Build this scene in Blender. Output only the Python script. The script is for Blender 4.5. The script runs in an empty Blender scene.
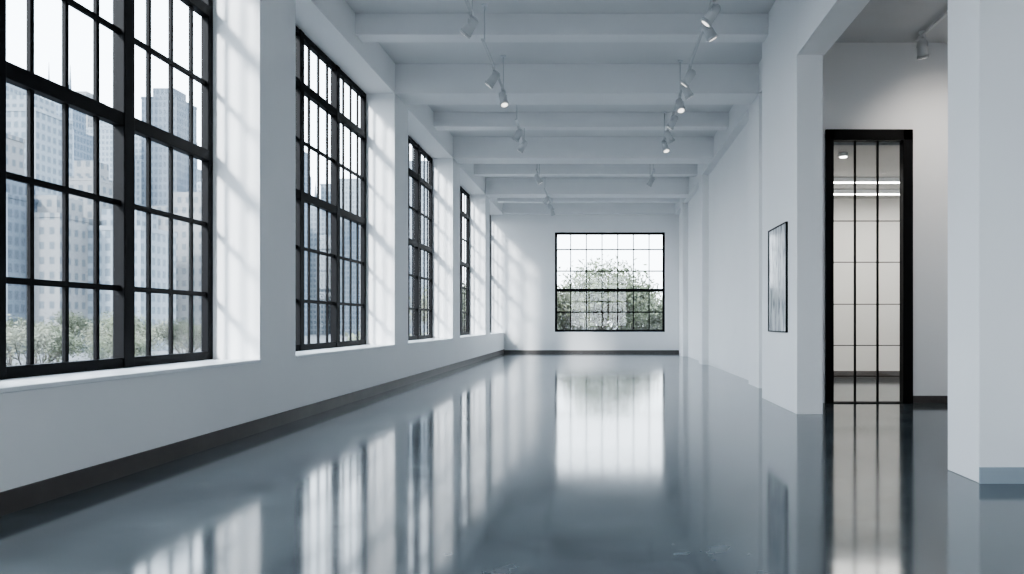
import bpy, bmesh, math, random
from mathutils import Vector, Matrix
random.seed(4)
C=bpy.context.scene.collection
# ------------------------------------------------------------ materials
def mat(name, col, rough=.5, metal=0, spec=.5, noise=0, nscale=3, emis=None, es=0):
    m=bpy.data.materials.new(name); m.use_nodes=True
    nt=m.node_tree; b=nt.nodes['Principled BSDF']
    b.inputs['Base Color'].default_value=(*col,1); b.inputs['Roughness'].default_value=rough
    b.inputs['Metallic'].default_value=metal; b.inputs['Specular IOR Level'].default_value=spec
    if emis: b.inputs['Emission Color'].default_value=(*emis,1); b.inputs['Emission Strength'].default_value=es
    if noise:
        tc=nt.nodes.new('ShaderNodeTexCoord'); n=nt.nodes.new('ShaderNodeTexNoise')
        n.inputs['Scale'].default_value=nscale; n.inputs['Detail'].default_value=6
        r=nt.nodes.new('ShaderNodeValToRGB')
        r.color_ramp.elements[0].position=.3; r.color_ramp.elements[1].position=.7
        r.color_ramp.elements[0].color=(*[c*(1-noise) for c in col],1)
        r.color_ramp.elements[1].color=(*[min(1,c*(1+noise)) for c in col],1)
        nt.links.new(tc.outputs['Object'],n.inputs['Vector']); nt.links.new(n.outputs['Fac'],r.inputs['Fac'])
        nt.links.new(r.outputs['Color'],b.inputs['Base Color'])
    return m
M_wall=mat('white_plaster',(.86,.863,.868),.65,noise=.01,nscale=1.5)
M_ceil=mat('ceiling_paint',(.78,.785,.79),.7,noise=.01,nscale=1.5)
M_beam=mat('beam_paint',(.86,.863,.87),.6,noise=.01)
M_black=mat('black_steel',(.005,.005,.006),.55,spec=.12,noise=.2,nscale=8)
M_base=mat('brown_base',(.085,.075,.07),.5,noise=.15,nscale=5)
M_baseg=mat('grey_base',(.33,.38,.42),.5,noise=.05)
M_white=mat('white_metal',(.8,.82,.84),.35,noise=.02)
M_lamp=mat('lamp_metal',(.62,.63,.64),.4,noise=.02)
M_lens=mat('lamp_lens',(.9,.9,.9),.2,noise=.01,emis=(1,.95,.88),es=1.2)
M_strip=mat('strip_light',(1,1,1),.4,noise=.01,emis=(1,.96,.9),es=9)
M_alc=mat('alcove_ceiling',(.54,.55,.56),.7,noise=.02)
M_bark=mat('bark',(.07,.06,.05),.9,noise=.3,nscale=10)
M_leaf=mat('leaves',(.10,.115,.07),.7,noise=.5,nscale=1.2)
M_leaf2=mat('leaves_pale',(.15,.155,.11),.7,noise=.45,nscale=1.2)
M_ground=mat('asphalt',(.10,.105,.11),.9,noise=.15,nscale=.3)
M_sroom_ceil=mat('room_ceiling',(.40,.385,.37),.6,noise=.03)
M_panel=mat('panel_wall',(.72,.70,.67),.5,noise=.02,nscale=1)

def floor_mat():
    m=bpy.data.materials.new('polished_concrete'); m.use_nodes=True; nt=m.node_tree; N=nt.nodes; L=nt.links
    b=N['Principled BSDF']; tc=N.new('ShaderNodeTexCoord')
    def noise(s,d,dist=0):
        n=N.new('ShaderNodeTexNoise'); n.inputs['Scale'].default_value=s; n.inputs['Detail'].default_value=d; n.inputs['Distortion'].default_value=dist
        L.new(tc.outputs['Object'],n.inputs['Vector']); return n
    n1=noise(1.8,4,.2); n2=noise(9,4)
    r=N.new('ShaderNodeValToRGB'); r.color_ramp.elements[0].position=.2; r.color_ramp.elements[1].position=.8
    r.color_ramp.elements[0].color=(.030,.042,.052,1); r.color_ramp.elements[1].color=(.15,.18,.20,1)
    r2=N.new('ShaderNodeValToRGB'); r2.color_ramp.elements[0].position=.2; r2.color_ramp.elements[1].position=.8
    r2.color_ramp.elements[0].color=(.55,.55,.55,1); r2.color_ramp.elements[1].color=(1,1,1,1)
    mx=N.new('ShaderNodeMix'); mx.data_type='RGBA'; mx.blend_type='MULTIPLY'; mx.inputs[0].default_value=1
    L.new(n1.outputs['Fac'],r.inputs['Fac']); L.new(n2.outputs['Fac'],r2.inputs['Fac'])
    L.new(r.outputs['Color'],mx.inputs[6]); L.new(r2.outputs['Color'],mx.inputs[7]); L.new(mx.outputs[2],b.inputs['Base Color'])
    n3=noise(.7,1)
    mr=N.new('ShaderNodeMapRange'); mr.inputs['From Min'].default_value=.2; mr.inputs['From Max'].default_value=.8
    mr.inputs['To Min'].default_value=.08; mr.inputs['To Max'].default_value=.115
    L.new(n3.outputs['Fac'],mr.inputs['Value']); L.new(mr.outputs['Result'],b.inputs['Roughness'])
    b.inputs['Specular IOR Level'].default_value=.95; b.inputs['IOR'].default_value=1.55
    return m
M_floor=floor_mat()
def glass_mat():
    m=bpy.data.materials.new('window_glass'); m.use_nodes=True; nt=m.node_tree; N=nt.nodes; L=nt.links
    N.remove(N['Principled BSDF']); o=N['Material Output']
    t=N.new('ShaderNodeBsdfTransparent'); t.inputs[0].default_value=(.95,.97,.98,1)
    g=N.new('ShaderNodeBsdfGlossy'); g.inputs['Roughness'].default_value=.02
    mx=N.new('ShaderNodeMixShader'); mx.inputs[0].default_value=.05
    L.new(t.outputs[0],mx.inputs[1]); L.new(g.outputs[0],mx.inputs[2]); L.new(mx.outputs[0],o.inputs[0])
    return m
M_glass=glass_mat()
def tower_mat(name,c1,c2,sx,sz,duty=.6):
    m=bpy.data.materials.new(name); m.use_nodes=True; nt=m.node_tree; N=nt.nodes; L=nt.links
    b=N['Principled BSDF']; b.inputs['Roughness'].default_value=.8; b.inputs['Specular IOR Level'].default_value=.2
    tc=N.new('ShaderNodeTexCoord'); sp=N.new('ShaderNodeSeparateXYZ'); L.new(tc.outputs['Object'],sp.inputs[0])
    def math_(op,a,bv=None):
        n=N.new('ShaderNodeMath'); n.operation=op
        if hasattr(a,'is_output'): L.new(a,n.inputs[0])
        else: n.inputs[0].default_value=a
        if bv is not None:
            if hasattr(bv,'is_output'): L.new(bv,n.inputs[1])
            else: n.inputs[1].default_value=bv
        return n.outputs[0]
    s=math_('ADD',sp.outputs[0],sp.outputs[1])
    fx=math_('LESS_THAN',math_('FRACT',math_('DIVIDE',s,sx)),duty)
    fz=math_('LESS_THAN',math_('FRACT',math_('DIVIDE',sp.outputs[2],sz)),duty)
    f=math_('MULTIPLY',fx,fz)
    mx=N.new('ShaderNodeMix'); mx.data_type='RGBA'; mx.inputs[6].default_value=(*c1,1); mx.inputs[7].default_value=(*c2,1)
    L.new(f,mx.inputs[0]); L.new(mx.outputs[2],b.inputs['Base Color'])
    return m
T=[tower_mat('tower_pale',(.20,.225,.25),(.115,.14,.165),1.2,1.7),
   tower_mat('tower_blue',(.15,.18,.215),(.09,.115,.145),.9,1.6,.7),
   tower_mat('tower_stone',(.18,.185,.19),(.095,.11,.125),1.3,1.9,.5),
   tower_mat('tower_dark',(.10,.12,.145),(.06,.075,.095),1.0,1.7,.65)]
# ------------------------------------------------------------ mesh helpers
class MB:
    def __init__(s): s.bm=bmesh.new(); s.mats=[]
    def mi(s,m):
        if m not in s.mats: s.mats.append(m)
        return s.mats.index(m)
    def box(s,x0,x1,y0,y1,z0,z1,m,bev=0):
        r=bmesh.ops.create_cube(s.bm,size=1)
        for v in r['verts']:
            v.co=Vector(((x0+x1)/2+v.co.x*(x1-x0),(y0+y1)/2+v.co.y*(y1-y0),(z0+z1)/2+v.co.z*(z1-z0)))
        fs=set(f for v in r['verts'] for f in v.link_faces); i=s.mi(m)
        for f in fs: f.material_index=i
        if bev:
            es=list(set(e for f in fs for e in f.edges))
            q=bmesh.ops.bevel(s.bm,geom=es,offset=bev,segments=2,affect='EDGES',profile=.5)
            for f in q['faces']: f.material_index=i
        return s
    def cyl(s,p0,p1,r0,r1,m,seg=20,caps=True):
        p0=Vector(p0);p1=Vector(p1);d=p1-p0
        r=bmesh.ops.create_cone(s.bm,cap_ends=caps,segments=seg,radius1=r0,radius2=r1,depth=d.length)
        q=d.to_track_quat('Z','Y').to_matrix().to_4x4(); mtx=Matrix.Translation((p0+p1)/2)@q
        i=s.mi(m)
        for v in r['verts']: v.co=mtx@v.co
        for f in set(f for v in r['verts'] for f in v.link_faces):
            f.material_index=i; f.smooth=len(f.verts)==4
        return s
    def obj(s,name,loc=(0,0,0)):
        me=bpy.data.meshes.new(name); 
        for v in s.bm.verts: v.co-=Vector(loc)
        s.bm.normal_update(); s.bm.to_mesh(me); s.bm.free()
        for m in s.mats: me.materials.append(m)
        o=bpy.data.objects.new(name,me); o.location=loc; C.objects.link(o); return o
# ------------------------------------------------------------ dimensions
XL=-3.1; XW=-3.53; XR=2.55; YB=22.94; Y0=-6.27; ZC=4.91; XO=-3.62
per=4.25; pst=6.48; pw=.76
piers=[(pst+per*k, pst+per*k+pw) for k in range(-3,4)]
piers=[p for p in piers if p[1]>Y0]
bays=[(piers[i][1],piers[i+1][0]) for i in range(len(piers)-1)]+[(piers[-1][1],YB)]
ZS=.66; ZT=4.40
f=MB(); f.box(XO-.1,7.2,Y0-.3,YB+.3,-.2,0,M_floor); f.obj('floor')
f=MB(); f.box(XO-.1,3.0,Y0-.3,YB+.3,ZC,ZC+.2,M_ceil); f.obj('ceiling')
w=MB()
w.box(XO,XL,Y0,YB,0,ZS-.03,M_wall)
for a,b in piers: w.box(XO,XL,a,b,ZS-.03,4.45,M_wall)
w.box(XO,XL,Y0,YB,4.45,ZC,M_wall)
w.obj('wall_left')
s=MB()
for a,b in bays: s.box(XW,XL+.015,a,b,ZS-.03,ZS,M_white,.006)
s.obj('trim_1')
w=MB(); w.box(XL,XL+.018,Y0,YB,0,.12,M_base); w.obj('baseboard_left')
# ------------------------------------------------------------ windows
def window(name, L, z0, z1, rows, S, panes, thick_rows, place):
    w=MB(); FR=.075; d=.035
    w.box(0,L,-d,d,z0,z0+FR,M_black,.006); w.box(0,L,-d,d,z1-FR,z1,M_black,.006)
    w.box(0,FR,-d,d,z0,z1,M_black,.006); w.box(L-FR,L,-d,d,z0,z1,M_black,.006)
    for i in range(S):
        a=L*i/S; b=L*(i+1)/S
        if i: w.box(a-.06,a+.06,-d-.01,d+.01,z0,z1,M_black,.006)
        for j in range(1,panes):
            x=a+(b-a)*j/panes
            w.box(x-.016,x+.016,-.012,.012,z0+FR,z1-FR,M_black)
    for z in rows: w.box(FR,L-FR,-.013,.013,z-.02,z+.02,M_black)
    for z in thick_rows: w.box(FR,L-FR,-d-.005,d+.005,z-.05,z+.05,M_black,.006)
    w.box(FR*.5,L-FR*.5,-.004,.004,z0+.03,z1-.03,M_glass)
    for v in w.bm.verts: v.co=place@v.co
    return w.obj(name, tuple(place@Vector((0,0,0))))
n=1
for a,b in bays:
    P=Matrix.Translation((XW-.03,a,0))@Matrix.Rotation(math.pi/2,4,'Z')
    window('window_%d'%n,b-a,ZS,4.44,[1.25,1.88,3.15],3,4,[2.5,3.8],P); n+=1
bx0,bx1,bz0,bz1=-1.46,2.10,.68,3.90
w=MB()
w.box(XO,bx0,YB,YB+.25,0,ZC,M_wall); w.box(bx1,3.0,YB,YB+.25,0,ZC,M_wall)
w.box(bx0,bx1,YB,YB+.25,0,bz0,M_wall); w.box(bx0,bx1,YB,YB+.25,bz1,ZC,M_wall)
w.obj('wall_back')
w=MB(); w.box(XL+.02,XR,YB-.02,YB,0,.09,M_base); w.obj('baseboard_back')
window('window_%d'%n,bx1-bx0,bz0,bz1,[1.32,2.65,3.35],1,7,[2.03],Matrix.Translation((bx0,YB+.12,0))); n+=1
w=MB(); y=Y0
w.box(XO,-2.2,y-.25,y,0,ZC,M_wall); w.box(2.0,3.2,y-.25,y,0,ZC,M_wall)
w.box(-2.2,2.0,y-.25,y,0,.66,M_wall); w.box(-2.2,2.0,y-.25,y,4.4,ZC,M_wall); w.obj('wall_front')
window('window_%d'%n,4.2,.66,4.4,[1.25,1.88,3.15],3,4,[2.5,3.8],Matrix.Translation((-2.2,Y0-.12,0))); n+=1  # unseen end window behind the camera, added to let in fill light
# ------------------------------------------------------------ right side
w=MB()
w.box(XR,2.75,8.94,YB,0,ZC,M_wall)
for a,b in [(10.73,11.49),(16.7,17.25),(20.6,21.2)]: w.box(2.40,XR,a,b,0,4.45,M_wall)
w.box(2.40,XR,9.35,YB,4.45,ZC,M_wall)
w.obj('wall_right')
w=MB()
w.box(2.13,2.41,7.69,9.35,0,ZC,M_wall,.004); w.box(2.41,XR,8.94,9.35,0,ZC,M_wall)
w.obj('column')
w=MB(); w.box(2.13,2.43,Y0,7.69,3.89,ZC,M_wall,.004); w.obj('header_beam')
w=MB(); w.box(2.35,3.0,4.41,4.81,0,3.89,M_wall,.006); w.box(2.43,3.0,4.41,4.81,3.89,ZC,M_wall); 
w.box(2.35,3.02,4.395,4.41,0,.10,M_baseg); w.obj('column')
w=MB(); w.box(3.0,3.2,Y0,4.41,0,ZC,M_wall); w.box(3.0,5.2,4.41,4.81,0,ZC,M_wall); w.box(5.0,5.2,4.81,8.78,0,ZC,M_wall)
w.obj('wall_alcove')
w=MB(); dx0,dx1,dzt=2.78,3.85,3.37
w.box(2.41,dx0,8.78,8.93,0,4.45,M_wall); w.box(dx1,7.2,8.78,8.93,0,4.45,M_wall); w.box(dx0,dx1,8.78,8.93,dzt,4.45,M_wall)
w.obj('wall_door')
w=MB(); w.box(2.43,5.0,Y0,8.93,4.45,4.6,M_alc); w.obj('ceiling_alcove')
w=MB(); w.box(dx1+.0,5.0,8.765,8.78,0,.09,M_base); w.box(4.985,5.0,4.81,8.765,0,.09,M_base); w.obj('baseboard_alcove')
# door
w=MB(); y0,y1=8.74,8.86
w.box(dx0,dx0+.095,y0,y1,0,dzt,M_black,.005); w.box(dx1-.12,dx1,y0,y1,0,dzt,M_black,.005)
w.box(dx0,dx1,y0,y1,dzt-.13,dzt,M_black,.005)
for px in (3.155,3.435): w.box(px-.011,px+.011,8.79,8.815,.0,dzt-.1,M_black)
for z in (.33,.71,1.22,1.74,2.25): w.box(dx0+.09,dx1-.11,8.795,8.81,z-.005,z+.005,M_black)
w.box(dx0,dx1,y0,y1,0,.012,M_black)
w.box(dx0+.05,dx1-.05,8.80,8.806,.01,dzt-.05,M_glass)
w.obj('door_1')
w=MB(); yb=12.8
w.box(2.75,7.2,yb,yb+.15,0,3.3,M_panel); w.box(7.0,7.2,8.93,yb,0,3.3,M_wall); w.obj('wall_side_room')
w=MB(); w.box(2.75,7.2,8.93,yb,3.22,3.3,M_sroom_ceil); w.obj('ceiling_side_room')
w=MB(); w.box(2.76,7.0,yb-.02,yb,0,.12,M_base); w.obj('baseboard_side_room')
for yy in (10.95,11.95):
    w=MB(); w.box(2.95,6.6,yy-.05,yy+.05,3.15,3.22,M_white,.01); w.box(2.98,6.57,yy-.04,yy+.04,3.14,3.15,M_strip); w.obj('linear_ceiling_light')
w=MB(); w.cyl((3.2,9.35,3.17),(3.2,9.35,3.22),.06,.06,M_white); w.cyl((3.2,9.35,3.165),(3.2,9.35,3.171),.045,.045,M_strip); w.obj('downlight')
# ------------------------------------------------------------ ceiling beams
w=MB()
for a,b in piers: w.box(XL,XR,a+.03,a+.60,4.46,ZC,M_beam,.008)
w.box(XL,XR,YB-.25,YB,4.46,ZC,M_beam)
w.obj('trim_2')
w=MB()
for a,b in bays:
    c=(a+b)/2+.15
    w.box(XL,XR,c-.13,c+.13,4.64,ZC,M_beam,.008)
w.obj('trim_3')
# ------------------------------------------------------------ track lights
def head(w,x,y,z,dirx,diry,s=1.0):
    K=M_lamp
    w.box(x-.02*s,x+.02*s,y-.05*s,y+.05*s,z-.035*s,z,K,.003)
    w.cyl((x,y,z-.03*s),(x,y,z-.11*s),.011*s,.011*s,K,10)
    c=Vector((x,y,z-.13*s)); d=Vector((dirx,diry,-.8)).normalized()
    w.cyl(c-d*.07*s,c+d*.10*s,.05*s,.06*s,K,24)
    w.cyl(c-d*.095*s,c-d*.07*s,.025*s,.05*s,K,24)
    w.cyl(c+d*.10*s,c+d*.13*s,.068*s,.068*s,K,24)
    w.cyl(c+d*.128*s,c+d*.134*s,.045*s,.045*s,M_lens,24)
    sd=d.cross(Vector((0,0,1))).normalized()
    for k in(-1,1): w.cyl(c+sd*.06*s*k,c+sd*.055*s*k+Vector((0,0,.05*s)),.006*s,.006*s,K,8)
def track(x,y0,y1,z,heads,zc=ZC):
    w=MB(); w.box(x-.018,x+.018,y0,y1,z-.025,z,M_lamp,.003)
    for yy in (y0+.15,y1-.15): w.cyl((x,yy,z),(x,yy,zc),.008,.008,M_lamp,8); w.cyl((x,yy,zc-.02),(x,yy,zc),.04,.04,M_white,16)
    for yy,a,b in heads: head(w,x,yy,z-.02,a,b,1.0)
    return w.obj('track_light')
zt=4.43
track(-1.42,6.6,8.05,zt,[(7.85,-.7,.3)])
track(-1.42,8.6,10.6,zt,[(9.55,-.7,.2),(10.4,.2,-.3)])
track(-1.42,12.0,13.5,zt,[(12.4,-.5,.3),(13.2,-.6,.2)])
track(-1.42,15.9,16.8,zt,[(16.2,.5,.2)])
track(-1.42,18.2,21.2,zt,[(19.0,-.5,.3),(20.2,.5,.3),(21.0,.2,.3)])
track(1.2,6.6,10.8,zt,[(7.55,-.6,.2),(7.95,.5,.2),(9.5,-.6,.3),(10.0,.5,.3),(10.7,.1,-.4)])
track(1.2,11.1,13.4,zt,[(11.6,-.5,.3),(12.5,.5,.3),(13.2,.2,-.3)])
track(1.2,15.9,17.2,zt,[(16.5,-.5,.3)])
track(3.83,5.2,8.6,4.42,[(8.45,.2,.3),(6.0,.3,.3)],4.45)
# ------------------------------------------------------------ framed picture
def art_mat():
    m=bpy.data.materials.new('art_print'); m.use_nodes=True; nt=m.node_tree; b=nt.nodes['Principled BSDF']; b.inputs['Roughness'].default_value=.1
    tc=nt.nodes.new('ShaderNodeTexCoord'); mp=nt.nodes.new('ShaderNodeMapping'); mp.inputs['Scale'].default_value=(1,9,2)
    n=nt.nodes.new('ShaderNodeTexNoise'); n.inputs['Scale'].default_value=1.6; n.inputs['Detail'].default_value=8; n.inputs['Distortion'].default_value=.6
    r=nt.nodes.new('ShaderNodeValToRGB'); r.color_ramp.elements[0].position=.36; r.color_ramp.elements[1].position=.58
    r.color_ramp.elements[0].color=(.22,.24,.26,1); r.color_ramp.elements[1].color=(.72,.73,.74,1)
    nt.links.new(tc.outputs['Object'],mp.inputs[0]); nt.links.new(mp.outputs[0],n.inputs[0]); nt.links.new(n.outputs[0],r.inputs[0]); nt.links.new(r.outputs[0],b.inputs['Base Color'])
    return m
w=MB(); ya,yb2,za,zb=8.06,8.92,.88,2.14; x=2.13; t=.014
w.box(x-.025,x,ya,ya+t,za,zb,M_black); w.box(x-.025,x,yb2-t,yb2,za,zb,M_black)
w.box(x-.025,x,ya,yb2,za,za+t,M_black); w.box(x-.025,x,ya,yb2,zb-t,zb,M_black)
w.box(x-.015,x,ya+t,yb2-t,za+t,zb-t,art_mat()); w.obj('framed_picture')
# ------------------------------------------------------------ exterior
G=-3.0
w=MB(); w.box(-500,400,-150,600,G-.5,G,M_ground); w.obj('ground_street')
def tower(x,y,wx,wy,h,m,style=0):
    w=MB()
    if style==0:
        w.box(x-wx/2,x+wx/2,y-wy/2,y+wy/2,G,h,m); w.box(x-wx*.3,x+wx*.3,y-wy*.3,y+wy*.3,h,h+2.5,m)
        w.box(x-wx*.51,x+wx*.51,y-wy*.51,y+wy*.51,h-.6,h,m)
    elif style==1:
        w.box(x-wx/2,x+wx/2,y-wy/2,y+wy/2,G,h*.62,m); w.box(x-wx*.38,x+wx*.38,y-wy*.38,y+wy*.38,h*.62,h*.85,m)
        w.box(x-wx*.24,x+wx*.24,y-wy*.24,y+wy*.24,h*.85,h,m); w.cyl((x,y,h),(x,y,h*1.15),wx*.04,.05,m,8)
    else:
        w.box(x-wx/2,x+wx/2,y-wy/2,y+wy/2,G,h*.9,m)
        w.cyl((x,y,h*.9),(x,y,h),wx*.5,wx*.25,m,4)
        w.box(x-wx*.55,x+wx*.55,y-wy*.55,y+wy*.55,h*.45,h*.46,m)
    w.box(x-wx*.52,x+wx*.52,y-wy*.52,y+wy*.52,G,G+4,m)
    return w.obj('skyscraper',(x,y,G))
for r_,Y,wd,h,mi,st in [(-.80,120,8,36,0,0),(-.745,150,8,48,1,1),(-.715,105,5,22,2,0),(-.84,170,10,60,0,0),(-.605,165,8,52,3,0),
        (-.64,200,10,54,0,1),(-.555,190,11,38,0,2),(-.50,220,14,40,2,0),(-.45,210,12,52,1,0),(-.69,220,9,60,0,0),(-.775,230,11,74,0,1),(-.725,260,9,82,2,0),(-.66,280,10,60,0,2),(-.58,240,9,62,0,1),
        (-.40,240,14,42,0,1),(-.35,260,16,50,0,0),(-.30,260,16,36,1,0),(-.90,100,10,28,2,0),(-1.0,110,14,48,0,1),(-1.15,100,14,38,1,0),(-.77,95,8,15,2,0),(-.66,100,8,14,0,0),(-.57,115,9,19,2,0),(-.84,92,8,17,3,0)]:
    tower(r_*Y,Y,wd,wd,h,T[mi],st)
for i in range(30):
    ang=-1.5+i*.043; Y=random.uniform(170,280); wd=random.uniform(10,17)
    tower(ang*(Y+60),Y+60,wd,wd,random.uniform(22,60),random.choice(T[:3]),random.choice([0,0,1]))
def tree_mesh(seed,H,leafm,dens):
    rnd=random.Random(seed); w=MB()
    w.cyl((0,0,0),(rnd.uniform(-.1,.1),0,H*.35),H*.024,H*.018,M_bark,10)
    tips=[]
    def br(p,d,l,r,k):
        q=p+d*l; w.cyl(p,q,r,r*.6,M_bark,6,False)
        if k==0: tips.append(q); return
        for _ in range(3):
            nd=(d+Vector((rnd.uniform(-1,1),rnd.uniform(-1,1),rnd.uniform(-.35,.7)))*.75).normalized()
            br(q,nd,l*.74,r*.55,k-1)
        tips.append(q)
    for _ in range(5):
        a=rnd.uniform(0,6.28); br(Vector((0,0,H*rnd.uniform(.22,.36))),Vector((math.cos(a)*.7,math.sin(a)*.7,.9)).normalized(),H*.2,H*.010,3)
    i=w.mi(leafm)
    for t in tips:
        for _ in range(dens):
            c=t+Vector([rnd.gauss(0,H*.05) for _ in range(3)]); s=rnd.uniform(.09,.19)*H/9
            a=Vector([rnd.gauss(0,1) for _ in range(3)]).normalized(); b=a.orthogonal().normalized()
            vs=[w.bm.verts.new(c+a*s),w.bm.verts.new(c+b*s*.5),w.bm.verts.new(c-a*s),w.bm.verts.new(c-b*s*.5)]
            f=w.bm.faces.new(vs); f.material_index=i
    o=w.obj('street_tree'); me=o.data; bpy.data.objects.remove(o); return me
TM=[tree_mesh(1,9,M_leaf,18),tree_mesh(2,8.5,M_leaf2,15),tree_mesh(3,9.5,M_leaf,16)]
def put(x,y,sc,k):
    o=bpy.data.objects.new('street_tree',TM[k%3]); o.location=(x,y,G); o.scale=(sc,)*3; o.rotation_euler[2]=random.uniform(0,6.28); C.objects.link(o)
for i,(hx,hs) in enumerate([(-9,.8),(-7,.7),(-5,.75),(-3.2,.78),(-1.4,.92),(.3,.93),(2.2,.8),(4,.68),(6,.7),(8,.75),(10,.8)]): put(hx,46+random.uniform(-2,3),hs,i)
for i in range(9): put(-12+i*3+random.uniform(-.5,.5),58+random.uniform(-3,3),random.uniform(.7,.9),i+1)
for i in range(16): put(-22+random.uniform(-2,1)-i*.5,6+i*3+random.uniform(-1,1),random.uniform(.40,.58),i+1)
for i in range(9): put(-36-i*1.6,28+i*4.5,random.uniform(.5,.75),i)
rnd=random.Random(9); w=MB(); im=w.mi(M_leaf)
for _ in range(5200):
    c=Vector((rnd.uniform(-14,16),rnd.uniform(38.5,40.5),G+3.3*rnd.random()**.7+.15*math.sin(_*.01))); s=rnd.uniform(.12,.25)
    a=Vector([rnd.gauss(0,1) for _k in range(3)]).normalized(); b=a.orthogonal().normalized()
    f=w.bm.faces.new([w.bm.verts.new(c+a*s),w.bm.verts.new(c+b*s*.6),w.bm.verts.new(c-a*s),w.bm.verts.new(c-b*s*.6)]); f.material_index=im
w.obj('garden_hedge')
# ------------------------------------------------------------ light
wd=bpy.data.worlds.new('World'); bpy.context.scene.world=wd; wd.use_nodes=True
nt=wd.node_tree; bg=nt.nodes['Background']; tc=nt.nodes.new('ShaderNodeTexCoord'); sp=nt.nodes.new('ShaderNodeSeparateXYZ')
rp=nt.nodes.new('ShaderNodeValToRGB'); nt.links.new(tc.outputs['Generated'],sp.inputs[0]); nt.links.new(sp.outputs[2],rp.inputs[0])
rp.color_ramp.elements[0].color=(.91,.955,1,1); rp.color_ramp.elements[1].color=(.76,.87,1,1); rp.color_ramp.elements[1].position=.7
nt.links.new(rp.outputs[0],bg.inputs[0]); bg.inputs[1].default_value=4.0
def light(kind,name,loc,d,energy,col,**kw):
    l=bpy.data.lights.new(name,kind); l.energy=energy; l.color=col
    for k,v in kw.items(): setattr(l,k,v)
    o=bpy.data.objects.new(name,l); o.location=loc; o.rotation_euler=Vector(d).to_track_quat('-Z','Y').to_euler(); C.objects.link(o); return o
light('SUN','sun',(-20,-20,30),(.42,.78,-.46),4.6,(1,.985,.97),angle=math.radians(7))
for a,b in bays:
    o=light('AREA','window_portal',(XO-.06,(a+b)/2,2.55),(1,0,0),1,(1,1,1),shape='RECTANGLE',size=b-a,size_y=3.8)
    o.data.cycles.is_portal=True; o.rotation_euler=(math.radians(90),0,math.radians(-90))
light('SPOT','alcove_spot',(3.83,7.3,4.2),(.75,1.45,-2.2),65,(1,.93,.85),spot_size=math.radians(110),spot_blend=1,shadow_soft_size=.1)
light('AREA','side_room_glow',(4.6,11,3.1),(0,0,-1),45,(1,.95,.88),shape='RECTANGLE',size=3.5,size_y=2)
# ------------------------------------------------------------ camera
cd=bpy.data.cameras.new('camera'); cam=bpy.data.objects.new('camera',cd); C.objects.link(cam)
cam.location=(0,0,1.0); cam.rotation_euler=(math.pi/2,0,0); cd.lens=25; cd.sensor_width=36
cd.shift_x=-88/1024; cd.shift_y=35/1024; cd.clip_start=.05; cd.clip_end=1500
bpy.context.scene.camera=cam
vs=bpy.context.scene.view_settings; vs.view_transform='AgX'; vs.exposure=0.85
try: vs.look='AgX - Medium High Contrast'
except Exception as e: print(e)
